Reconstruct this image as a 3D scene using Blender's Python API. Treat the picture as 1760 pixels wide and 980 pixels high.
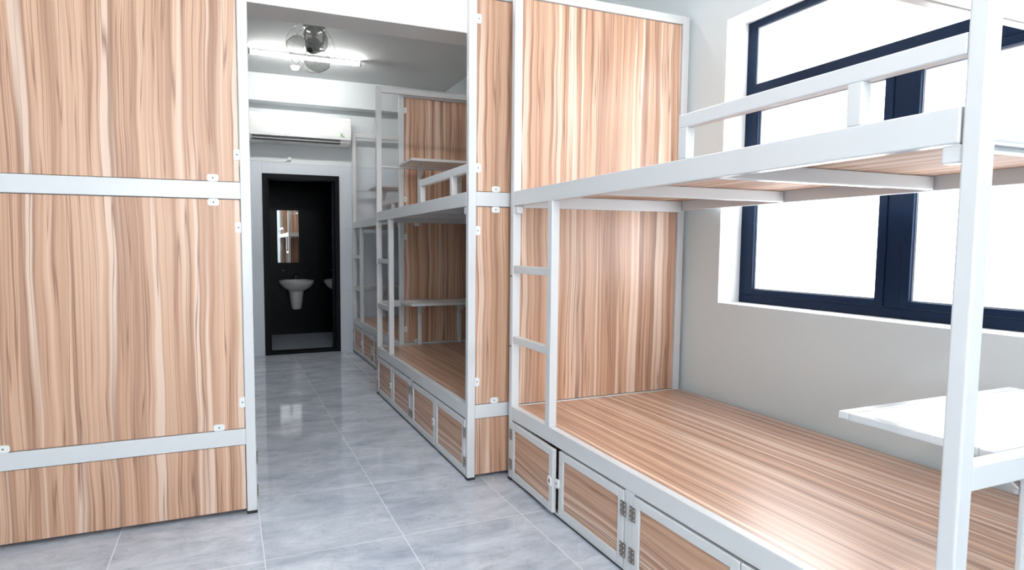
import bpy, bmesh, math, random
from mathutils import Vector, Matrix

# ------------------------------------------------------------------ clean
for o in list(bpy.data.objects):
    bpy.data.objects.remove(o, do_unlink=True)
S = bpy.context.scene
C = S.collection
PI = math.pi

# ------------------------------------------------------------------ camera
YAW, PITCH, ROLL = -0.36007, -0.07003, 0.00203
FPX, CX, CY = 997.21, 765.43, 494.76
cd = bpy.data.cameras.new('camera')
cam = bpy.data.objects.new('camera', cd)
C.objects.link(cam)
fw = Vector((-math.sin(YAW)*math.cos(PITCH), math.cos(YAW)*math.cos(PITCH), math.sin(PITCH)))
rt = fw.cross(Vector((0, 0, 1))).normalized()
up = rt.cross(fw)
rt2 = rt*math.cos(ROLL) + up*math.sin(ROLL)
up2 = -rt*math.sin(ROLL) + up*math.cos(ROLL)
M = Matrix((rt2, up2, -fw)).transposed().to_4x4()
M.translation = Vector((0, 0, 1.2))
cam.matrix_world = M
cd.sensor_width = 36
cd.sensor_fit = 'HORIZONTAL'
cd.lens = FPX/1760*36
cd.shift_x = (880-CX)/1760
cd.shift_y = (CY-490)/1760
cd.clip_start = 0.02
S.camera = cam

# ------------------------------------------------------------------ view, world, lights
S.view_settings.view_transform = 'Standard'
S.view_settings.look = 'None'
S.view_settings.exposure = 1.03
S.view_settings.gamma = 1
S.view_settings.use_curve_mapping = False

SKY = 5.0            # overcast sky outside the window
TUBE_FAR = 64.0      # ceiling tube in the far half of the room
TUBE_NEAR = 105.0    # ceiling tubes in the near half
TUBE_MID = 45.0      # tube just before the beam
w = bpy.data.worlds.new('overcast_sky')
S.world = w
w.use_nodes = True
bg = w.node_tree.nodes['Background']
bg.inputs[0].default_value = (0.965, 0.98, 1.0, 1)
bg.inputs[1].default_value = SKY

pl = bpy.data.lights.new('window_portal', 'AREA')
pl.shape = 'RECTANGLE'
pl.size, pl.size_y = 1.52, 1.47
pl.cycles.is_portal = True
po = bpy.data.objects.new('window_portal', pl)
C.objects.link(po)
po.location = (2.66, 1.615, 1.64)
po.rotation_euler = (0, PI/2, 0)      # shines towards -X
pl2 = bpy.data.lights.new('fill_window_portal', 'AREA')  # portal of the added fill window in the back wall
pl2.shape = 'RECTANGLE'
pl2.size, pl2.size_y = 1.8, 1.4
pl2.cycles.is_portal = True
po2 = bpy.data.objects.new('fill_window_portal', pl2)
C.objects.link(po2)
po2.location = (0.0, -1.81, 1.65)
po2.rotation_euler = (PI/2, 0, 0)    # shines towards +Y

# ------------------------------------------------------------------ materials
MATS = {}

def newmat(name):
    m = bpy.data.materials.new(name)
    m.use_nodes = True
    nt = m.node_tree
    return m, nt, nt.nodes['Principled BSDF']

def N(nt, typ, **kw):
    n = nt.nodes.new(typ)
    for k, v in kw.items():
        setattr(n, k, v)
    return n

def plain(name, col, rough=0.5, metal=0.0, spec=0.5, bump=0.0, bscale=200, var=0.0, coat=0.0):
    m, nt, b = newmat(name)
    b.inputs['Base Color'].default_value = (*col, 1)
    b.inputs['Roughness'].default_value = rough
    b.inputs['Metallic'].default_value = metal
    b.inputs['Specular IOR Level'].default_value = spec
    b.inputs['Coat Weight'].default_value = coat
    tc = N(nt, 'ShaderNodeTexCoord')
    if var:
        nz = N(nt, 'ShaderNodeTexNoise')
        nz.inputs['Scale'].default_value = 3
        nz.inputs['Detail'].default_value = 4
        nt.links.new(tc.outputs['Object'], nz.inputs['Vector'])
        mx = N(nt, 'ShaderNodeMix', data_type='RGBA')
        mx.inputs[6].default_value = (*[c*(1-var) for c in col], 1)
        mx.inputs[7].default_value = (*[min(1, c*(1+var)) for c in col], 1)
        nt.links.new(nz.outputs['Fac'], mx.inputs[0])
        nt.links.new(mx.outputs[2], b.inputs['Base Color'])
    if bump:
        nz = N(nt, 'ShaderNodeTexNoise')
        nz.inputs['Scale'].default_value = bscale
        nz.inputs['Detail'].default_value = 3
        nt.links.new(tc.outputs['Object'], nz.inputs['Vector'])
        bp = N(nt, 'ShaderNodeBump')
        bp.inputs['Strength'].default_value = bump
        bp.inputs['Distance'].default_value = 0.002
        nt.links.new(nz.outputs['Fac'], bp.inputs['Height'])
        nt.links.new(bp.outputs['Normal'], b.inputs['Normal'])
    MATS[name] = m
    return m

def wood(name, grain, across, rough=0.42, dark=1.0, coat=0.15, seed=0.0, k=1.0):
    """laminate: streaks running along axis `grain`; `across` is the axis they vary over"""
    m, nt, b = newmat(name)
    L = nt.links.new
    tc = N(nt, 'ShaderNodeTexCoord')
    sp = N(nt, 'ShaderNodeSeparateXYZ')
    L(tc.outputs['Object'], sp.inputs[0])
    ax = 'XYZ'
    g = sp.outputs[ax.index(grain)]
    a = sp.outputs[ax.index(across)]
    # slow wander of the streaks
    def comb(sa, sg, off):
        m1 = N(nt, 'ShaderNodeMath', operation='MULTIPLY_ADD')
        L(a, m1.inputs[0]); m1.inputs[1].default_value = sa*k; m1.inputs[2].default_value = off
        m2 = N(nt, 'ShaderNodeMath', operation='MULTIPLY')
        L(g, m2.inputs[0]); m2.inputs[1].default_value = sg
        c = N(nt, 'ShaderNodeCombineXYZ')
        L(m1.outputs[0], c.inputs[0]); L(m2.outputs[0], c.inputs[1])
        c.inputs[2].default_value = seed + off
        return c
    wn = N(nt, 'ShaderNodeTexNoise'); wn.inputs['Scale'].default_value = 1; wn.inputs['Detail'].default_value = 2
    L(comb(4, 1.5, 3.1).outputs[0], wn.inputs['Vector'])
    wa = N(nt, 'ShaderNodeMath', operation='MULTIPLY_ADD')
    L(wn.outputs['Fac'], wa.inputs[0]); wa.inputs[1].default_value = 0.05/k; L(a, wa.inputs[2])
    a0 = a
    a = wa.outputs[0]
    def noise(sa, sg, det, off, rg=0.5):
        n = N(nt, 'ShaderNodeTexNoise')
        n.inputs['Scale'].default_value = 1
        n.inputs['Detail'].default_value = det
        n.inputs['Roughness'].default_value = rg
        L(comb(sa, sg, off).outputs[0], n.inputs['Vector'])
        return n.outputs['Fac']
    broad = noise(24, 0.30, 2, 0.0)
    fine = noise(120, 1.1, 4, 7.3, 0.65)
    lite = noise(26, 0.28, 1, 13.7)
    line = noise(42, 0.5, 1, 21.9)
    r = N(nt, 'ShaderNodeValToRGB')
    e = r.color_ramp.elements
    e[0].position = 0.30; e[0].color = (0.30*dark, 0.155*dark, 0.098*dark, 1)
    e[1].position = 0.72; e[1].color = (0.73*dark, 0.485*dark, 0.345*dark, 1)
    q = r.color_ramp.elements.new(0.50); q.color = (0.56*dark, 0.325*dark, 0.212*dark, 1)
    mxf = N(nt, 'ShaderNodeMath', operation='MULTIPLY_ADD')
    L(fine, mxf.inputs[0]); mxf.inputs[1].default_value = 0.42
    m3 = N(nt, 'ShaderNodeMath', operation='MULTIPLY_ADD')
    L(broad, m3.inputs[0]); m3.inputs[1].default_value = 0.95; m3.inputs[2].default_value = -0.185
    L(m3.outputs[0], mxf.inputs[2])
    L(mxf.outputs[0], r.inputs[0])
    # pale streaks
    r2 = N(nt, 'ShaderNodeValToRGB')
    e = r2.color_ramp.elements
    e[0].position = 0.555; e[0].color = (0, 0, 0, 1)
    e[1].position = 0.63; e[1].color = (0.8, 0.8, 0.8, 1)
    L(lite, r2.inputs[0])
    mA = N(nt, 'ShaderNodeMix', data_type='RGBA')
    L(r2.outputs[0], mA.inputs[0]); L(r.outputs[0], mA.inputs[6])
    mA.inputs[7].default_value = (0.80*dark, 0.61*dark, 0.49*dark, 1)
    # thin dark lines
    r3 = N(nt, 'ShaderNodeValToRGB')
    e = r3.color_ramp.elements
    e[0].position = 0.475; e[0].color = (0, 0, 0, 1)
    e[1].position = 0.525; e[1].color = (0, 0, 0, 1)
    q = e.new(0.5); q.color = (0.85, 0.85, 0.85, 1)
    L(line, r3.inputs[0])
    mB = N(nt, 'ShaderNodeMix', data_type='RGBA')
    L(r3.outputs[0], mB.inputs[0]); L(mA.outputs[2], mB.inputs[6])
    mB.inputs[7].default_value = (0.255*dark, 0.115*dark, 0.068*dark, 1)
    L(mB.outputs[2], b.inputs['Base Color'])
    b.inputs['Roughness'].default_value = rough
    b.inputs['Coat Weight'].default_value = coat
    b.inputs['Coat Roughness'].default_value = 0.3
    MATS[name] = m
    return m

def floor_mat():
    m, nt, b = newmat('polished_marble_tiles')
    L = nt.links.new
    tc = N(nt, 'ShaderNodeTexCoord')
    sp = N(nt, 'ShaderNodeSeparateXYZ')
    L(tc.outputs['Object'], sp.inputs[0])
    def grid(out, off, size):
        s = N(nt, 'ShaderNodeMath', operation='SUBTRACT'); L(out, s.inputs[0]); s.inputs[1].default_value = off
        d = N(nt, 'ShaderNodeMath', operation='DIVIDE'); L(s.outputs[0], d.inputs[0]); d.inputs[1].default_value = size
        f = N(nt, 'ShaderNodeMath', operation='FRACT'); L(d.outputs[0], f.inputs[0])
        fl = N(nt, 'ShaderNodeMath', operation='FLOOR'); L(d.outputs[0], fl.inputs[0])
        c = N(nt, 'ShaderNodeMath', operation='SUBTRACT'); L(f.outputs[0], c.inputs[0]); c.inputs[1].default_value = 0.5
        a = N(nt, 'ShaderNodeMath', operation='ABSOLUTE'); L(c.outputs[0], a.inputs[0])
        g = N(nt, 'ShaderNodeMath', operation='GREATER_THAN'); L(a.outputs[0], g.inputs[0]); g.inputs[1].default_value = 0.5-0.0016/size
        return g.outputs[0], fl.outputs[0]
    gx, ix = grid(sp.outputs[0], 0.663, 0.553)
    gy, iy = grid(sp.outputs[1], 2.25, 0.565)
    gr = N(nt, 'ShaderNodeMath', operation='MAXIMUM'); L(gx, gr.inputs[0]); L(gy, gr.inputs[1])
    # per-tile offset of the veining
    wn = N(nt, 'ShaderNodeTexWhiteNoise', noise_dimensions='2D')
    cb = N(nt, 'ShaderNodeCombineXYZ'); L(ix, cb.inputs[0]); L(iy, cb.inputs[1]); L(cb.outputs[0], wn.inputs['Vector'])
    sc = N(nt, 'ShaderNodeVectorMath', operation='MULTIPLY_ADD')
    L(wn.outputs['Color'], sc.inputs[0]); sc.inputs[1].default_value = (9, 9, 9); L(tc.outputs['Object'], sc.inputs[2])
    mp = N(nt, 'ShaderNodeMapping'); mp.inputs['Rotation'].default_value = (0, 0, 0.55); mp.inputs['Scale'].default_value = (1.4, 3.0, 1)
    L(sc.outputs[0], mp.inputs[0])
    n1 = N(nt, 'ShaderNodeTexNoise'); n1.inputs['Scale'].default_value = 2.3; n1.inputs['Detail'].default_value = 10; n1.inputs['Roughness'].default_value = 0.74; n1.inputs['Distortion'].default_value = 0.5
    L(mp.outputs[0], n1.inputs['Vector'])
    r = N(nt, 'ShaderNodeValToRGB')
    e = r.color_ramp.elements
    e[0].position = 0.32; e[0].color = (0.36, 0.40, 0.485, 1)
    e[1].position = 0.70; e[1].color = (0.70, 0.735, 0.80, 1)
    L(n1.outputs['Fac'], r.inputs[0])
    n2 = N(nt, 'ShaderNodeTexNoise'); n2.inputs['Scale'].default_value = 3.1; n2.inputs['Detail'].default_value = 9; n2.inputs['Roughness'].default_value = 0.6; n2.inputs['Distortion'].default_value = 0.8
    L(mp.outputs[0], n2.inputs['Vector'])
    r2 = N(nt, 'ShaderNodeValToRGB'); e = r2.color_ramp.elements
    e[0].position = 0.485; e[0].color = (0, 0, 0, 1); e[1].position = 0.515; e[1].color = (0, 0, 0, 1)
    q = e.new(0.5); q.color = (0.32, 0.32, 0.32, 1)
    L(n2.outputs['Fac'], r2.inputs[0])
    mv = N(nt, 'ShaderNodeMix', data_type='RGBA'); L(r2.outputs[0], mv.inputs[0]); L(r.outputs[0], mv.inputs[6]); mv.inputs[7].default_value = (0.27, 0.29, 0.34, 1)
    mg = N(nt, 'ShaderNodeMix', data_type='RGBA'); L(gr.outputs[0], mg.inputs[0]); L(mv.outputs[2], mg.inputs[6]); mg.inputs[7].default_value = (0.85, 0.86, 0.88, 1)
    L(mg.outputs[2], b.inputs['Base Color'])
    b.inputs['Roughness'].default_value = 0.035
    b.inputs['IOR'].default_value = 1.6
    MATS['floor'] = m
    return m

def emis(name, col, s):
    m, nt, b = newmat(name)
    b.inputs['Base Color'].default_value = (0.9, 0.9, 0.9, 1)
    b.inputs['Emission Color'].default_value = (*col, 1)
    b.inputs['Emission Strength'].default_value = s
    MATS[name] = m
    return m

METAL = plain('white_powder_coat', (0.665, 0.67, 0.68), 0.25, spec=0.5, bump=0.02, bscale=300)
TAB = plain('white_plastic', (0.82, 0.82, 0.81), 0.4)
STEEL = plain('hinge_steel', (0.30, 0.27, 0.24), 0.35, metal=0.9)
DARK = plain('dark_hole', (0.03, 0.03, 0.035), 0.6)
RUBBER_SHADE = plain('black_rubber_and_shade', (0.02, 0.02, 0.022), 0.7)  # rubber of the feet, also the painted shade under the cabinets
LAMIN = plain('white_laminate', (0.80, 0.79, 0.77), 0.35, bump=0.02, bscale=150)
WALL = plain('painted_plaster', (0.70, 0.765, 0.79), 0.75, bump=0.12, bscale=140, var=0.015)
WALLW = plain('white_plaster', (0.84, 0.85, 0.85), 0.75, bump=0.08, bscale=140)
WALLF = plain('far_wall_plaster', (0.68, 0.72, 0.74), 0.8, bump=0.08, bscale=140)
CEIL = plain('ceiling_paint', (0.66, 0.69, 0.70), 0.8, bump=0.03, bscale=60)
BLUE = plain('dark_blue_aluminium', (0.003, 0.014, 0.042), 0.45, spec=0.2, bump=0.02)
BEAD_GLOSS = plain('glazing_bead_painted_gloss', (0.42, 0.46, 0.52), 0.4)  # paler than the frame: gloss on the lit reveals put into the colour
BLACK = plain('black_aluminium', (0.003, 0.004, 0.006), 0.5, spec=0.15)
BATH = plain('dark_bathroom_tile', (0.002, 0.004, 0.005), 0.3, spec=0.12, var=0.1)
BATHF = plain('bathroom_floor_tile', (0.30, 0.35, 0.42), 0.25, var=0.08)
PORC = plain('porcelain', (0.80, 0.78, 0.80), 0.12, coat=0.4)
CHROME = plain('chrome', (0.85, 0.85, 0.87), 0.1, metal=1.0)
MIRR = plain('mirror_glass', (0.9, 0.91, 0.9), 0.01, metal=1.0)
ACW = plain('ac_white_plastic', (0.86, 0.87, 0.87), 0.35)
GREY = plain('grey_plastic', (0.33, 0.34, 0.34), 0.5)
FANG = plain('fan_chrome', (0.55, 0.55, 0.54), 0.25, metal=0.7)
GREEN = plain('green_print', (0.25, 0.55, 0.25), 0.6)
WV = wood('wood_laminate_upright', 'Z', 'X')
WH = wood('wood_laminate_deck', 'Y', 'X', rough=0.36, coat=0.45, seed=4.0, k=1.4)
WU = wood('wood_laminate_shaded', 'Y', 'X', rough=0.7, coat=0.0, dark=0.85, seed=6.0)  # same laminate, darkened and dulled to paint in shade under the upper deck
WD = wood('wood_laminate_door', 'Y', 'Z', seed=9.0)
FLOOR = floor_mat()
TUBEF = emis('far_tube_glow', (1.0, 0.985, 0.95), TUBE_FAR)
TUBEN = emis('near_tube_glow', (1.0, 0.985, 0.96), TUBE_NEAR)
TUBEM = emis('middle_tube_glow', (1.0, 0.985, 0.96), TUBE_MID)

# tiled wainscot (large pale wall tiles)
def tile_mat():
    m, nt, b = newmat('wall_tile')
    L = nt.links.new
    tc = N(nt, 'ShaderNodeTexCoord')
    br = N(nt, 'ShaderNodeTexBrick')
    br.offset = 0
    mp = N(nt, 'ShaderNodeMapping'); mp.inputs['Rotation'].default_value = (PI/2, 0, 0); mp.inputs['Location'].default_value = (0.1, 0, 0)
    L(tc.outputs['Object'], mp.inputs[0]); L(mp.outputs[0], br.inputs['Vector'])
    br.inputs['Scale'].default_value = 1
    br.inputs['Brick Width'].default_value = 0.6
    br.inputs['Row Height'].default_value = 0.7
    br.inputs['Mortar Size'].default_value = 0.002
    br.inputs['Color1'].default_value = (0.62, 0.67, 0.73, 1)
    br.inputs['Color2'].default_value = (0.63, 0.68, 0.74, 1)
    br.inputs['Mortar'].default_value = (0.55, 0.57, 0.6, 1)
    L(br.outputs['Color'], b.inputs['Base Color'])
    b.inputs['Roughness'].default_value = 0.3
    return m
TILE = tile_mat()

def glass_mat():
    m, nt, b = newmat('frosted_window_glass')
    L = nt.links.new
    out = [n for n in nt.nodes if n.type == 'OUTPUT_MATERIAL'][0]
    tr = N(nt, 'ShaderNodeBsdfTransparent'); tr.inputs[0].default_value = (0.95, 0.97, 0.98, 1)
    tl = N(nt, 'ShaderNodeBsdfTranslucent'); tl.inputs[0].default_value = (0.9, 0.93, 0.95, 1)
    gl = N(nt, 'ShaderNodeBsdfGlossy'); gl.inputs['Roughness'].default_value = 0.3
    mx = N(nt, 'ShaderNodeMixShader'); mx.inputs[0].default_value = 0.25
    L(tr.outputs[0], mx.inputs[1]); L(tl.outputs[0], mx.inputs[2])
    mx2 = N(nt, 'ShaderNodeMixShader'); mx2.inputs[0].default_value = 0.04
    L(mx.outputs[0], mx2.inputs[1]); L(gl.outputs[0], mx2.inputs[2])
    L(mx2.outputs[0], out.inputs['Surface'])
    return m
FROST = glass_mat()

def clear_glass():
    m, nt, b = newmat('clear_plastic')
    b.inputs['Base Color'].default_value = (0.42, 0.43, 0.42, 1)
    b.inputs['Roughness'].default_value = 0.12
    b.inputs['Alpha'].default_value = 0.62
    return m
CLEAR = clear_glass()

# ------------------------------------------------------------------ mesh helpers
def bm_box(bm, x0, x1, y0, y1, z0, z1, bev=0.0, seg=2):
    x0, x1 = min(x0, x1), max(x0, x1)
    y0, y1 = min(y0, y1), max(y0, y1)
    z0, z1 = min(z0, z1), max(z0, z1)
    v = [bm.verts.new(p) for p in ((x0,y0,z0),(x1,y0,z0),(x1,y1,z0),(x0,y1,z0),(x0,y0,z1),(x1,y0,z1),(x1,y1,z1),(x0,y1,z1))]
    f = [bm.faces.new([v[i] for i in q]) for q in ((0,3,2,1),(4,5,6,7),(0,1,5,4),(1,2,6,5),(2,3,7,6),(3,0,4,7))]
    if bev > 0:
        es = set(e for ff in f for e in ff.edges)
        bmesh.ops.bevel(bm, geom=list(es), offset=bev, segments=seg, profile=0.5, affect='EDGES')

def link(name, bm, mat, parent=None, smooth=False, loc=None):
    bmesh.ops.recalc_face_normals(bm, faces=bm.faces)
    me = bpy.data.meshes.new(name)
    bm.to_mesh(me); bm.free()
    for mm in (mat if isinstance(mat, (list, tuple)) else [mat]):
        me.materials.append(mm)
    if smooth:
        for p in me.polygons: p.use_smooth = True
    o = bpy.data.objects.new(name, me)
    C.objects.link(o)
    if parent: o.parent = parent
    if loc: o.location = loc
    return o

def boxes(name, lst, mat, parent=None, bev=0.003, seg=2):
    bm = bmesh.new()
    for b in lst: bm_box(bm, *b, bev=bev, seg=seg)
    return link(name, bm, mat, parent)

def struct(o):
    o['kind'] = 'structure'
    return o

def thing(name, label, cat, loc=(0, 0, 0), group=None):
    o = bpy.data.objects.new(name, None)
    o.empty_display_size = 0.1
    C.objects.link(o)
    o.location = loc
    o['label'] = label; o['category'] = cat
    if group: o['group'] = group
    return o

def tag(o, label, cat, group=None):
    o['label'] = label; o['category'] = cat
    if group: o['group'] = group
    return o

def lathe(bm, prof, n=32, axis='Z', c=(0,0,0), ex=1.0, ey=1.0, a0=0, a1=2*PI):
    rings = []
    closed = abs(a1-a0-2*PI) < 1e-6
    m = n if closed else n+1
    for r, z in prof:
        ring = []
        for i in range(m):
            a = a0 + (a1-a0)*i/n
            p = Vector((r*math.cos(a)*ex, r*math.sin(a)*ey, z))
            if axis == 'X': p = Vector((p.z, p.x, p.y))
            if axis == 'Y': p = Vector((p.x, p.z, p.y))
            ring.append(bm.verts.new(p+Vector(c)))
        rings.append(ring)
    for a, b in zip(rings, rings[1:]):
        for i in range(n if closed else n):
            j = (i+1) % m
            try: bm.faces.new((a[i], a[j], b[j], b[i]))
            except ValueError: pass
    for ring in (rings[0], rings[-1]):
        try: bm.faces.new(ring)
        except ValueError: pass

def tube(bm, pts, r, n=8):
    pts = [Vector(p) for p in pts]
    rings = []
    for i, p in enumerate(pts):
        d = (pts[min(i+1, len(pts)-1)] - pts[max(i-1, 0)]).normalized()
        a = d.cross(Vector((0, 0, 1)))
        if a.length < 1e-3: a = d.cross(Vector((1, 0, 0)))
        a.normalize(); b = d.cross(a)
        rings.append([bm.verts.new(p + r*(a*math.cos(2*PI*k/n)+b*math.sin(2*PI*k/n))) for k in range(n)])
    for A, B in zip(rings, rings[1:]):
        for k in range(n): bm.faces.new((A[k], A[(k+1)%n], B[(k+1)%n], B[k]))
    bm.faces.new(rings[0]); bm.faces.new(rings[-1])

def rounded_tab(bm, c, w, h, t, r, axis='Y'):
    """rounded rectangle plate, facing -axis"""
    out = []
    for sx, sz, a0 in ((1, 1, 0), (-1, 1, PI/2), (-1, -1, PI), (1, -1, 1.5*PI)):
        for k in range(5):
            a = a0+PI/2*k/4
            out.append((sx*(w/2-r)+r*math.cos(a), sz*(h/2-r)+r*math.sin(a)))
    def mk(u, z, d):
        p = (u, d, z) if axis == 'Y' else (d, u, z)
        return bm.verts.new(Vector(p)+Vector(c))
    A = [mk(u, z, 0) for u, z in out]
    B = [mk(u, z, t) for u, z in out]
    bm.faces.new(A); bm.faces.new(B)
    n = len(A)
    for i in range(n): bm.faces.new((A[i], A[(i+1)%n], B[(i+1)%n], B[i]))

# ------------------------------------------------------------------ room shell
XL, XR, YB, YF, ZC = -1.06, 2.4435, -1.7, 6.632, 3.02
WY0, WY1, WZ0, WZ1 = 0.86, 2.37, 0.908, 2.37       # window opening
DX0, DX1, DZ = 0.376, 1.209, 1.995                # bathroom doorway

struct(boxes('floor', [(XL-0.2, XR+0.25, YB-0.2, YF+0.02, -0.1, 0)], FLOOR, bev=0))
struct(boxes('ceiling', [(XL-0.2, XR+0.25, YB-0.2, YF+0.2, ZC, ZC+0.1)], CEIL, bev=0))
struct(boxes('wall_left', [(XL-0.15, XL, YB-0.15, YF+0.15, 0, ZC)], WALL, bev=0))
# unseen window added in the back wall to bring fill light from behind
LX0, LX1, LZ0, LZ1 = -0.9, 0.9, 0.95, 2.35
struct(boxes('wall_back', [(XL-0.15, LX0, YB-0.15, YB, 0, ZC), (LX1, XR+0.25, YB-0.15, YB, 0, ZC), (LX0, LX1, YB-0.15, YB, LZ1, ZC), (LX0, LX1, YB-0.15, YB, 0, LZ0)], WALL, bev=0))
bd = bpy.data.objects.new('added_fill_window', None); C.objects.link(bd); bd.location = (LX0, YB-0.08, LZ0); struct(bd)
boxes('window_frame', [(0, 0.05, -0.03, 0.03, 0.05, 1.35), (1.75, 1.8, -0.03, 0.03, 0.05, 1.35), (0, 1.8, -0.03, 0.03, 1.35, 1.4), (0, 1.8, -0.03, 0.03, 0, 0.05), (0.88, 0.92, -0.03, 0.03, 0.05, 1.35)], BLUE, bd)
boxes('window_pane', [(0.05, 1.75, -0.003, 0.003, 0.05, 1.35)], FROST, bd, bev=0)
# right wall with its opening; returns and sill are white plaster, 2 materials
bm = bmesh.new()
T = 0.25
for b in ((XR, XR+T, YB, WY0, 0, ZC), (XR, XR+T, WY1, YF+0.15, 0, ZC), (XR, XR+T, WY0, WY1, 0, WZ0), (XR, XR+T, WY0, WY1, WZ1, ZC)):
    bm_box(bm, *b)
bmesh.ops.recalc_face_normals(bm, faces=bm.faces)
for f in bm.faces:
    c = f.calc_center_median(); n = f.normal
    if XR+0.01 < c.x < XR+T-0.01 and WY0-0.01 < c.y < WY1+0.01 and WZ0-0.01 < c.z < WZ1+0.01 and abs(n.x) < 0.1:
        f.material_index = 1
struct(link('wall_right', bm, [WALL, WALLW]))
# far wall: plaster above, tiles to 2.12 m, doorway
yw = YF+0.02
struct(boxes('wall_far', [(XL, DX0, yw, yw+0.13, 0, ZC), (DX1, XR, yw, yw+0.13, 0, ZC), (DX0, DX1, yw, yw+0.13, DZ, ZC)], WALLF, bev=0))
struct(boxes('trim_1', [(XL, DX0, YF, yw, 0, 2.12), (DX1, XR, YF, yw, 0, 2.12), (DX0, DX1, YF, yw, DZ, 2.12)], TILE, bev=0.002))
struct(boxes('trim_2', [(XL, XR, YF-0.13, yw, 2.735, ZC)], WALLF, bev=0.003))      # shallow beam along the far wall
struct(boxes('trim_3', [(XL, XR, 3.61, 3.84, 2.60, ZC)], WALLW, bev=0.004))        # deep ceiling beam

# ---- window
wf = bpy.data.objects.new('window_1', None); C.objects.link(wf); wf.location = (2.589, WY0, WZ0)
struct(wf)
def W(name, lst, mat, bev=0.002):
    l2 = [(a-2.589, b-2.589, c-WY0, d-WY0, e-WZ0, f-WZ0) for a, b, c, d, e, f in lst]
    return boxes(name, l2, mat, wf, bev=bev)
fx0, fx1 = 2.589, 2.66
YM = 1.60      # middle mullion centre
W('window_frame', [(fx0, fx1, WY1-0.048, WY1, WZ0+0.042, WZ1-0.034), (fx0, fx1, WY0, WY0+0.048, WZ0+0.042, WZ1-0.034),
                   (fx0, fx1, WY0, WY1, WZ0, WZ0+0.042), (fx0, fx1, WY0, WY1, WZ1-0.034, WZ1),
                   (fx0, fx1, WY0+0.048, WY1-0.048, 1.945, 2.045), (fx0, fx1, YM-0.031, YM+0.031, WZ0+0.042, 1.945)], BLUE)
def sash(y0, y1, z0, z1, s, bot):
    sx0, sx1 = 2.584, 2.64
    W('window_sash', [(sx0, sx1, y0, y0+s, z0, z1), (sx0, sx1, y1-s, y1, z0, z1), (sx0, sx1, y0+s, y1-s, z0, z0+bot), (sx0, sx1, y0+s, y1-s, z1-s, z1)], BLUE)
    g = 0.008
    W('glazing_bead', [(2.60, 2.635, y0+s, y0+s+g, z0+bot, z1-s), (2.60, 2.635, y1-s-g, y1-s, z0+bot, z1-s),
                       (2.60, 2.635, y0+s+g, y1-s-g, z0+bot, z0+bot+g*0.6), (2.60, 2.635, y0+s+g, y1-s-g, z1-s-g, z1-s)], BEAD_GLOSS, bev=0.001)
    W('window_pane', [(2.618, 2.623, y0+s, y1-s, z0+bot, z1-s)], FROST, bev=0)
sash(YM+0.033, WY1-0.050, WZ0+0.044, 1.943, 0.034, 0.030)
sash(WY0+0.050, YM-0.033, WZ0+0.044, 1.943, 0.034, 0.030)
# fixed upper light
W('glazing_bead', [(2.60, 2.635, WY1-0.058, WY1-0.048, 2.045, WZ1-0.034), (2.60, 2.635, WY0+0.048, WY0+0.058, 2.045, WZ1-0.034),
                   (2.60, 2.635, WY0+0.058, WY1-0.058, 2.045, 2.050), (2.60, 2.635, WY0+0.058, WY1-0.058, WZ1-0.042, WZ1-0.034)], BEAD_GLOSS, bev=0.001)
W('window_pane', [(2.618, 2.623, WY0+0.05, WY1-0.05, 2.046, WZ1-0.035)], FROST, bev=0)

# ---- bathroom beyond the doorway
bx0, bx1, by1, bz = -0.35, 1.95, 8.17, 2.6
struct(boxes('floor_bathroom', [(bx0, bx1, YF+0.02, by1, -0.1, 0)], BATHF, bev=0))
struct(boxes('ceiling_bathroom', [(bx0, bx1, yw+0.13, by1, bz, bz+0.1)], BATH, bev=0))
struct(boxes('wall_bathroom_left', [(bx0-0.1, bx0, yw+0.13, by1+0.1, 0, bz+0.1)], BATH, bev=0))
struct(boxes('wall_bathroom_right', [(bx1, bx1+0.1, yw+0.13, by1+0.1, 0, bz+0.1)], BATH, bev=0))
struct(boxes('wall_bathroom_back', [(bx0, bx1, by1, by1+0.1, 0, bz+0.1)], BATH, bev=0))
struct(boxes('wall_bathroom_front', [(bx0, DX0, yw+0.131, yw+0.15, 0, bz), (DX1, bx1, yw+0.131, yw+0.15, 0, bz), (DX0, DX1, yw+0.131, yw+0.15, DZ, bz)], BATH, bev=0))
df = bpy.data.objects.new('door_1', None); C.objects.link(df); df.location = (DX0, YF, 0); struct(df)
dw = DX1-DX0
boxes('door_frame', [(0, 0.05, -0.012, 0.14, 0.0, DZ), (dw-0.05, dw, -0.012, 0.14, 0, DZ), (0.05, dw-0.05, -0.012, 0.14, DZ-0.06, DZ), (0.05, dw-0.05, -0.005, 0.14, 0.0, 0.03)], BLACK, df)
boxes('door_stop', [(0.05, 0.075, 0.05, 0.10, 0.03, DZ-0.06), (dw-0.075, dw-0.05, 0.05, 0.10, 0.03, DZ-0.06)], BLACK, df)

# mirror
mr = thing('wall_mirror', 'tall frameless mirror on the dark wall above the washbasin', 'mirror', (0.787, by1, 0.985))
boxes('mirror_glass', [(-0.141, 0.141, -0.014, -0.008, 0, 0.705)], MIRR, mr, bev=0)
boxes('backing_board', [(-0.137, 0.137, -0.008, 0.0, 0.004, 0.701)], DARK, mr, bev=0)

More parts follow.
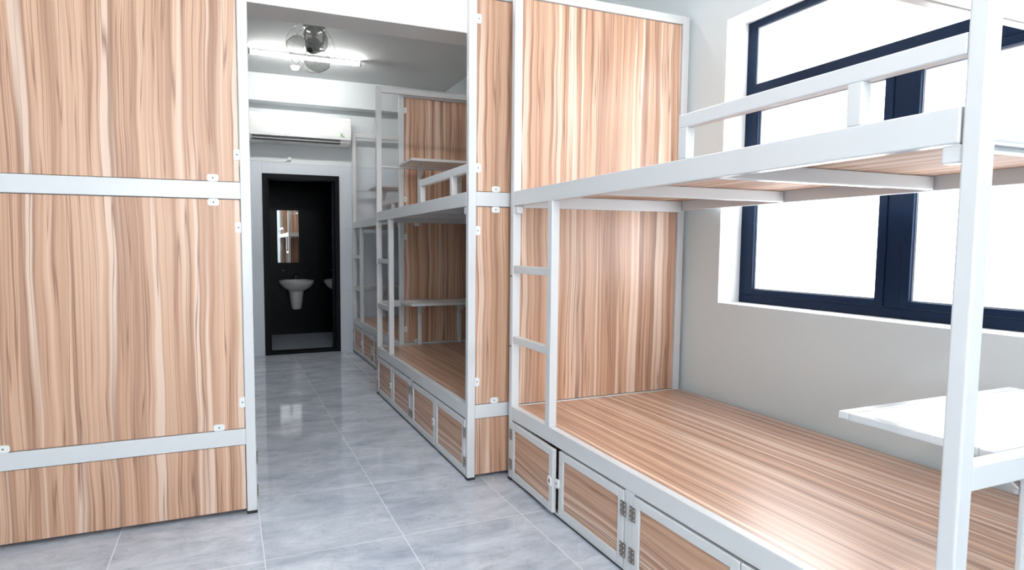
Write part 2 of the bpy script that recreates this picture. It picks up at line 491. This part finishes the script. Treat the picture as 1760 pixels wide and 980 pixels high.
def basin(x, label):
    t = thing('washbasin', label, 'sink', (x, by1, 0))
    # bowl: half ellipse against the wall
    bm = bmesh.new()
    prof = [(0.03, 0.60), (0.11, 0.615), (0.18, 0.655), (0.222, 0.71), (0.232, 0.748), (0.226, 0.757), (0.205, 0.752), (0.17, 0.70), (0.10, 0.665), (0.02, 0.655)]
    lathe(bm, prof, 40, c=(0, -0.21, 0), ex=1.0, ey=0.86)
    bm_box(bm, -0.17, 0.17, -0.08, 0.0, 0.655, 0.758, bev=0.012)
    link('bowl', bm, PORC, t, smooth=True)
    bm = bmesh.new()
    lathe(bm, [(0.055, 0.36), (0.066, 0.375), (0.082, 0.47), (0.098, 0.585), (0.112, 0.63)], 28, c=(0, -0.15, 0), ey=1.1)
    link('half_pedestal', bm, PORC, t, smooth=True)
    bm = bmesh.new()
    lathe(bm, [(0.02, 0.758), (0.02, 0.765), (0.013, 0.77), (0.012, 0.83), (0.0, 0.835)], 16, c=(0, -0.05, 0))
    tube(bm, [(0, -0.05, 0.81), (0, -0.09, 0.825), (0, -0.13, 0.818), (0, -0.145, 0.80)], 0.009)
    tube(bm, [(0, -0.05, 0.83), (0, -0.045, 0.85), (0, -0.075, 0.872)], 0.006)
    link('tap', bm, CHROME, t, smooth=True)
    return t
basin(0.868, 'pale washbasin with half pedestal below the tall mirror')
basin(1.46, 'second pale washbasin partly hidden by right side of the doorway')
for x, z in ((0.71, 0.885), (1.02, 0.885), (1.36, 0.885)):
    bm = bmesh.new()
    lathe(bm, [(0.011, 0), (0.011, -0.008), (0.006, -0.012), (0.006, -0.03), (0.012, -0.034), (0.012, -0.045)], 14, axis='Y')
    o = link('robe_hook', bm, CHROME, smooth=True, loc=(x, by1, z))
    tag(o, {0.71: 'small chrome wall hook left of the washbasin tap', 1.02: 'small chrome wall hook right of the washbasin tap', 1.36: 'small chrome wall hook above second washbasin'}[x], 'hook', 'chrome hooks in the bathroom')

# ------------------------------------------------------------------ bunk beds
D = 1.076
ZT, U0, U1, R0, R1 = 2.468, 1.405, 1.477, 0.3195, 0.391
PW, PD = 0.043, 0.034

def bunk(x0, y0, L, s, panel, shelf, ladder, label, ajar=0.0):
    """front plane at x0, bed runs y0..y0+L, depth goes to +X (s=1) or -X (s=-1);
    panel/shelf/ladder: 'near' or 'far' end"""
    t = thing('bunk_bed', label, 'bunk bed', (x0, y0, 0), 'white steel and wood bunk beds')
    def Y(a, end):      # distance a measured inwards from an end
        return a if end == 'near' else L-a
    def bx(u0, u1, a0, a1, z0, z1, end='near'):
        return (s*u0, s*u1, Y(a0, end), Y(a1, end), z0, z1)
    def part(name, lst, mat=METAL, parent=t, bev=0.003, seg=2):
        return boxes(name, lst, mat, parent, bev, seg)
    # posts
    for end in ('near', 'far'):
        for (u0, u1) in ((0, PW), (D-PW, D)):
            p = part('post', [bx(u0, u1, 0, PD, 0.010, ZT, end)], bev=0.0045, seg=3)
            part('rubber_foot', [bx(u0-0.001, u1+0.001, -0.001, PD+0.001, 0, 0.014, end)], RUBBER_SHADE, p, bev=0.002)
        part('top_rail', [bx(PW-0.001, D-PW+0.001, 0.001, PD-0.001, ZT-0.045, ZT-0.001, end)])
        part('end_rail', [bx(PW-0.001, D-PW+0.001, 0.001, PD-0.001, U0, U1, end)])
        part('end_rail', [bx(PW-0.001, D-PW+0.001, 0.001, PD-0.001, R0, R1, end)])
        part('deck_support', [bx(PW, D-PW, PD+0.001, PD+0.026, 1.396, 1.456, end)])
        part('rail_bracket', [bx(0.004, 0.034, PD, PD+0.035, U0-0.038, U0-0.002, end)])
    # side rails
    g = 0.004
    for u0, u1 in ((0.0, 0.034),):
        part('side_rail', [bx(u0, u1, PD+g, L-PD-g, U0, U1)])
        part('side_rail', [bx(u0, u1, PD, L-PD, R0, R1)])
    part('side_rail', [bx(D-0.04, D-0.006, PD, L-PD, U0, U1-0.012)])
    part('side_rail', [bx(D-0.04, D-0.006, PD, L-PD, R0, R1-0.02)])
    # decks
    part('lower_deck', [bx(0.035, D-0.001, PD+0.001, L-PD-0.001, 0.374, 0.389)], WH, bev=0.001)
    ud = part('upper_deck', [bx(0.035, D-0.042, PD+0.002, L-PD-0.002, 1.457, 1.472)], WU, bev=0.001)
    part('deck_clip', [bx(0.045, 0.085, 0.10, 0.135, 1.4535, 1.458)], TAB, ud, bev=0.001)
    for a in (0.675, 1.275):
        part('cross_beam', [bx(0.035, D-0.045, a-0.014, a+0.014, 1.408, 1.456)])
    # guard rail over the near end of the front
    gr = part('guard_rail', [bx(0.001, 0.033, PD, 0.80, 1.574, 1.616), bx(0.001, 0.033, 0.764, 0.80, U1, 1.575), bx(0.001, 0.033, 0.231, 0.265, U1, 1.575)])
    # ladder
    la = part('ladder_stile', [bx(0.0, 0.038, 0.364, 0.402, R1-0.002, U0+0.001, ladder)])
    for z in (1.071, 0.714):
        r = part('rung', [bx(0.003, 0.032, PD, 0.365, z, z+0.037, ladder)], parent=la)
        bm = bmesh.new()
        lathe(bm, [(0.006, 0), (0.006, -0.003), (0.003, -0.005)], 10, axis='X', c=(0, 0, 0))
        link('bolt', bm, STEEL, la, loc=(s*-0.0 , Y(0.018, ladder), z-0.016)).scale = (s, 1, 1)
    # wood panels at one end
    for z0, z1 in ((0.022, R0-0.003), (R1+0.003, U0-0.003), (U1+0.003, ZT-0.048)):
        part('end_panel', [bx(PW+0.003, D-PW-0.003, 0.008, 0.022, z0, z1, panel)], WV, bev=0.001)
    cl = []
    for z in (2.319, 1.595, 1.283, 0.511):
        cl.append((PW+0.010, z, 0.028, 0.046)); cl.append((D-PW-0.010, z, 0.028, 0.046))
    for z in (1.4925, 1.3895, 0.4065):
        for u in (0.152, D-0.135):
            cl.append((u, z, 0.046, 0.030))
    so = 1 if panel == 'near' else -1
    for u, z, w_, h_ in cl:
        bm = bmesh.new()
        rounded_tab(bm, (0, 0, 0), w_, h_, 0.003*so, 0.010)
        c = link('panel_clip', bm, TAB, t, loc=(s*u, Y(0.0045, panel), z))
        bm = bmesh.new()
        lathe(bm, [(0.0032, 0), (0.0032, -0.0006*so)], 10, axis='Y')
        link('screw', bm, DARK, c)
    # storage cabinets below the lower deck
    part('cabinet_floor', [bx(0.02, D-0.04, 0.03, L-0.03, 0.014, 0.022)], WH, bev=0.001)
    part('divider', [bx(0.0, 0.03, L/2-0.0235+0.014, L/2+0.0235+0.014, 0.014, R0)])
    part('base_rail', [bx(0.004, 0.03, PD, L-PD, 0.010, 0.022)], METAL, bev=0.001)
    part('base_shade_strip', [bx(0.006, 0.03, PD, L-PD, 0.002, 0.010)], RUBBER_SHADE, bev=0.0005)  # black strip painted in for the shade below the cabinet base
    k = L/1.955
    rng = [(1.483, 1.919, 'hi'), (1.018, 1.462, 'lo'), (0.504, 0.966, 'hi'), (0.036, 0.500, 'lo')]
    for i, (a0, a1, hinge) in enumerate(rng):
        a0 *= k; a1 *= k
        ang = ajar if i == 0 else 0.0
        hy = a1 if hinge == 'hi' else a0
        d0, d1 = a0-hy, a1-hy
        za, zb = 0.024, 0.310
        fr = 0.034
        d = boxes('cabinet_door', [(0, s*0.02, d0, d0+fr, za, zb), (0, s*0.02, d1-fr, d1, za, zb),
                                   (0, s*0.02, d0+fr, d1-fr, za, za+fr), (0, s*0.02, d0+fr, d1-fr, zb-fr, zb)], METAL, t, bev=0.0025)
        d.location = (-s*0.003, hy, 0)
        d.rotation_euler = (0, 0, -s*ang if hinge == 'hi' else s*ang)
        boxes('wood_panel', [(s*0.006, s*0.016, d0+fr+0.0015, d1-fr-0.0015, za+fr+0.0015, zb-fr-0.0015)], WD, d, bev=0.0005)
        sg = -1 if hinge == 'hi' else 1
        for z in (0.245, 0.090):
            bm = bmesh.new()
            for q0, q1 in ((-0.016, -0.003), (0.003, 0.016)):
                bm_box(bm, -s*0.0025, 0, sg*q0+sg*0.0, sg*q1, z-0.027, z+0.027, bev=0.0008)
            bm_box(bm, -s*0.006, -s*0.0005, -0.0035, 0.0035, z-0.027, z+0.027, bev=0.0015)
            h = link('hinge', bm, STEEL, d)
            bm = bmesh.new()
            for q in (-0.0095, 0.0095):
                for zz in (-0.018, 0, 0.018):
                    lathe(bm, [(0.0026, -0.0025*s), (0.002, -0.0036*s)], 8, axis='X', c=(0, q, z+zz))
            link('hinge_screws', bm, TAB, h)
        # hasp tab on the free side of the first door of a pair
        if hinge == 'hi':
            fy = d0
            bm = bmesh.new()
            rounded_tab(bm, (-s*0.004, fy+0.022, 0.163), 0.030, 0.040, s*0.004, 0.006, axis='X')
            lt = link('hasp', bm, TAB, d)
            bm = bmesh.new()
            bm_box(bm, -s*0.0046, -s*0.0038, fy+0.018, fy+0.026, 0.155, 0.171)
            link('slot', bm, DARK, lt)
        elif i == 1 and ajar:
            fy = d1
            bm = bmesh.new()
            rounded_tab(bm, (-s*0.008, fy+0.004, 0.163), 0.028, 0.038, s*0.008, 0.006, axis='X')
            lt = link('hasp', bm, TAB, d)
            bm = bmesh.new()
            lathe(bm, [(0.005, -0.0082*s), (0.005, -0.0092*s)], 10, axis='X', c=(0, fy+0.006, 0.163))
            link('slot', bm, STEEL, lt)
    # folding shelves at one end with the rails that carry them
    for zt_, z0, z1 in ((0.765, 0.712, 0.743), (1.870, 1.834, 1.849)):
        part('shelf_rail', [bx(PW-0.001, D-PW+0.001, 0.001, PD-0.001, z0, z1 + (0.022 if zt_ < 1 else 0), shelf)])
        u0, u1, a0, a1 = 0.183, 0.953, PD+0.002, 0.375
        f = 0.028
        sh = part('folding_shelf', [bx(u0, u1, a0, a0+f, zt_-0.020, zt_, shelf), bx(u0, u1, a1-f, a1, zt_-0.020, zt_, shelf),
                                   bx(u0, u0+f, a0+f, a1-f, zt_-0.020, zt_, shelf), bx(u1-f, u1, a0+f, a1-f, zt_-0.020, zt_, shelf)], METAL, bev=0.003)
        part('shelf_board', [bx(u0+f+0.001, u1-f-0.001, a0+f+0.001, a1-f-0.001, zt_-0.016, zt_-0.002, shelf)], LAMIN, sh, bev=0.001)
        for u in (0.336, 0.690):
            zb_ = R1 if zt_ < 1 else U1
            part('shelf_upright', [bx(u, u+0.034, 0.045, 0.058, zb_, zt_-0.021, shelf)])
            bm = bmesh.new()
            for du in (0.004, 0.024):
                tube(bm, [(s*(u+du), Y(0.060, shelf), zt_-0.115), (s*(u+du+0.004), Y(0.19, shelf), zt_-0.024)], 0.004, 6)
            lathe(bm, [(0.010, zt_-0.128), (0.010, zt_-0.108)], 10, c=(s*(u+0.014), Y(0.066, shelf), 0))
            link('folding_bracket', bm, METAL, t)
    return t

bunk(1.344, 0.686, 1.955, 1, 'far', 'near', 'far',
     'nearest bunk bed, against the window wall at right, big white post in front', ajar=math.radians(2.4))
b2 = bunk(1.132, 2.681, 1.918, 1, 'near', 'far', 'far',
          'middle bunk bed in right row, shadowy inside, standing further into the aisle')
def copy_tree(o, parent=None):
    c = o.copy(); C.objects.link(c); c.parent = parent
    for ch in list(o.children): copy_tree(ch, c)
    return c
b3 = copy_tree(b2)
b3.location = (1.344, 4.652, 0)
b3['label'] = 'farthest bunk bed in right row, beside the bathroom doorway wall'
bunk(0.104, 2.681, 1.955, -1, 'near', 'far', 'far',
     'bunk bed left of the aisle, its large wood end panels facing the viewer')

# ------------------------------------------------------------------ ceiling tubes
def tube_light(x0, x1, y, mat, label):
    t = thing('tube_light', label, 'tube light', ((x0+x1)/2, y, ZC), 'ceiling tube lights')
    h = (x1-x0)/2
    boxes('batten', [(-h+0.02, h-0.02, -0.014, 0.014, -0.022, 0)], ACW, t, bev=0.003)
    boxes('end_cap', [(-h-0.012, -h+0.008, -0.016, 0.016, -0.052, 0)], GREY, t, bev=0.003)
    boxes('end_cap', [(h-0.008, h+0.012, -0.016, 0.016, -0.052, 0)], GREY, t, bev=0.003)
    bm = bmesh.new()
    lathe(bm, [(0.012, -h+0.008), (0.012, h-0.008)], 14, axis='X', c=(0, 0, -0.038))
    link('glowing_tube', bm, mat, t, smooth=True)
    return t
tube_light(0.236, 1.268, 5.75, TUBEF, 'lit white tube on the ceiling behind the fan')
tube_light(0.25, 1.27, 2.95, TUBEM, 'lit ceiling tube just before the deep beam, above the aisle')
tube_light(0.25, 1.27, 0.35, TUBEN, 'lit ceiling tube above the near end of the aisle')
tube_light(-0.1, 0.92, -1.0, TUBEN, 'lit ceiling tube near the back wall')

# ------------------------------------------------------------------ ceiling fan
fan = thing('ceiling_orbit_fan', 'grey orbiting fan hanging from the ceiling in front of the lit tube', 'fan', (0.72, 5.0, ZC))
bm = bmesh.new()
lathe(bm, [(0.088, 0), (0.088, -0.018), (0.070, -0.035), (0.035, -0.05), (0.03, -0.07)], 28)
link('ceiling_mount', bm, FANG, fan, smooth=True)
bm = bmesh.new()
for sx in (-1, 1):
    tube(bm, [(sx*0.06, 0.0, -0.02), (sx*0.082, 0.0, -0.07), (sx*0.07, 0.01, -0.13), (sx*0.035, 0.01, -0.165)], 0.009)
bm_box(bm, -0.02, 0.02, -0.012, 0.03, -0.14, -0.05, bev=0.006)
link('yoke', bm, FANG, fan, smooth=False)
head = Vector((-0.02, 0.03, -0.165))
axis = Vector((-0.30, -0.62, -0.55)).normalized()     # the side the fan blows towards
q = Vector((0, 0, 1)).rotation_difference(axis).to_matrix().to_4x4()
def fan_part(name, bm, mat, smooth=True, parent=fan):
    bmesh.ops.transform(bm, matrix=Matrix.Translation(head) @ q, verts=bm.verts)
    return link(name, bm, mat, parent, smooth)
bm = bmesh.new()
lathe(bm, [(0.02, -0.10), (0.055, -0.095), (0.066, -0.06), (0.066, -0.02), (0.05, 0.0), (0.02, 0.01)], 24)
fan_part('motor_housing', bm, FANG)
bm = bmesh.new()
lathe(bm, [(0.034, 0.01), (0.034, 0.04), (0.028, 0.052), (0.0, 0.056)], 20)
hub = fan_part('hub', bm, GREY)
bm = bmesh.new()
lathe(bm, [(0.022, 0.057), (0.020, 0.061), (0.0, 0.062)], 16)
fan_part('hub_cap', bm, DARK, parent=hub)
def blade(a):
    bm = bmesh.new()
    top, n, m = [], 12, 6
    g = []
    for i in range(n+1):
        r = 0.03 + 0.168*i/n
        row = []
        wd = 0.032 + 0.072*math.sin(PI*(i/n)**0.8*0.985)**0.7
        for j in range(m+1):
            v = (j/m-0.5)*2
            x = r; y = v*wd + 0.02*(i/n)
            zz = 0.03 - v*0.020*(1-0.35*i/n)
            row.append(bm.verts.new((x*math.cos(a)-y*math.sin(a), x*math.sin(a)+y*math.cos(a), zz)))
        g.append(row)
    for i in range(n):
        for j in range(m):
            bm.faces.new((g[i][j], g[i+1][j], g[i+1][j+1], g[i][j+1]))
    rim = [v.co.copy() for v in g[0]] and ([r_[0].co.copy() for r_ in g] + [v.co.copy() for v in g[-1]][1:-1] + [r_[-1].co.copy() for r_ in reversed(g)])
    bmesh.ops.solidify(bm, geom=list(bm.faces), thickness=0.003)
    bl = fan_part('fan_blade', bm, CLEAR)
    bm = bmesh.new()
    tube(bm, rim, 0.0022, 6)
    fan_part('blade_rim', bm, FANG, parent=bl)
    return bl
for k_ in range(3): blade(math.radians(20+120*k_))
bm = bmesh.new()
NR = 40
for (r, z) in ((0.205, 0.028), (0.13, 0.075), (0.05, 0.082), (0.15, -0.01)):
    pts = [(r*math.cos(2*PI*i/NR), r*math.sin(2*PI*i/NR), z) for i in range(NR+1)]
    tube(bm, pts, 0.0016 if r == 0.205 else 0.0008, 6)
for i in range(24):
    a = 2*PI*i/24
    pts = [(r*math.cos(a), r*math.sin(a), z) for r, z in ((0.045, 0.083), (0.10, 0.081), (0.16, 0.066), (0.195, 0.045), (0.205, 0.028), (0.195, 0.008), (0.15, -0.011), (0.07, -0.03))]
    tube(bm, pts, 0.0006, 4)
fan_part('wire_guard', bm, FANG, smooth=True)

# smoke detector
sd = thing('smoke_detector', 'round white smoke detector on the ceiling below the lit tube', 'smoke detector', (0.69, 6.16, ZC))
bm = bmesh.new(); lathe(bm, [(0.048, 0), (0.048, -0.012), (0.040, -0.016), (0.040, -0.028), (0.030, -0.040), (0.0, -0.043)], 28)
link('housing', bm, ACW, sd, smooth=True)
bm = bmesh.new()
for i in range(6):
    a = 2*PI*i/6+0.3
    bm_box(bm, 0.034*math.cos(a)-0.006, 0.034*math.cos(a)+0.006, 0.034*math.sin(a)-0.006, 0.034*math.sin(a)+0.006, -0.0345, -0.029)
link('vent_slots', bm, GREY, sd)

# ------------------------------------------------------------------ air conditioner
ac = thing('air_conditioner', 'white wall mounted air conditioner above the bathroom doorway', 'air conditioner', (0.78, YF+0.02, 2.315))
aw = 0.535
bm = bmesh.new()
prof = [(0, 0.0), (-0.115, 0.0), (-0.165, 0.025), (-0.178, 0.058), (-0.192, 0.060), (-0.196, 0.09), (-0.196, 0.27), (-0.185, 0.292), (-0.15, 0.300), (0, 0.300)]
A = [bm.verts.new((-aw, y, z)) for y, z in prof]; B = [bm.verts.new((aw, y, z)) for y, z in prof]
bm.faces.new(A); bm.faces.new(B)
for i in range(len(prof)):
    j = (i+1) % len(prof)
    bm.faces.new((A[i], A[j], B[j], B[i]))
es = [e for e in bm.edges if abs(e.verts[0].co.x-e.verts[1].co.x) < 1e-6]
bmesh.ops.bevel(bm, geom=es, offset=0.008, segments=2, affect='EDGES')
link('body', bm, ACW, ac)
boxes('air_outlet', [(-aw+0.03, aw-0.115, -0.181, -0.120, 0.014, 0.056)], DARK, ac, bev=0.002)
boxes('louvre', [(-aw+0.035, aw-0.12, -0.187, -0.150, 0.028, 0.033), (-aw+0.035, aw-0.12, -0.160, -0.115, 0.006, 0.012)], ACW, ac, bev=0.001)
boxes('display_panel', [(aw-0.105, aw-0.01, -0.178, -0.170, 0.018, 0.052)], GREY, ac, bev=0.002)
st = boxes('energy_sticker', [(aw-0.118, aw-0.072, -0.1972, -0.1958, 0.080, 0.140)], TAB, ac, bev=0)
boxes('green_print', [(aw-0.115, aw-0.092, -0.1978, -0.1971, 0.085, 0.122)], GREEN, st, bev=0)
boxes('dark_print', [(aw-0.086, aw-0.077, -0.1978, -0.1971, 0.084, 0.100)], DARK, st, bev=0)

# cable lying on the tile edge with a small junction
bm = bmesh.new()
tube(bm, [(-0.05, YF+0.004, 2.128), (0.15, YF+0.003, 2.125), (0.35, YF+0.002, 2.127), (0.52, YF+0.0, 2.124), (0.60, YF+0.006, 2.130), (0.655, YF+0.012, 2.150)], 0.005)
cb = link('cable', bm, TAB, smooth=True)
tag(cb, 'thin white cable lying along the tile edge above the doorway', 'cable')
bm = bmesh.new()
lathe(bm, [(0.024, 0), (0.024, -0.012), (0.016, -0.02), (0.0, -0.022)], 18, axis='Y')
tag(link('cable_outlet', bm, TAB, smooth=True, loc=(0.668, YF+0.02, 2.160)), 'small round white cable outlet on the wall between doorway and air conditioner', 'outlet')
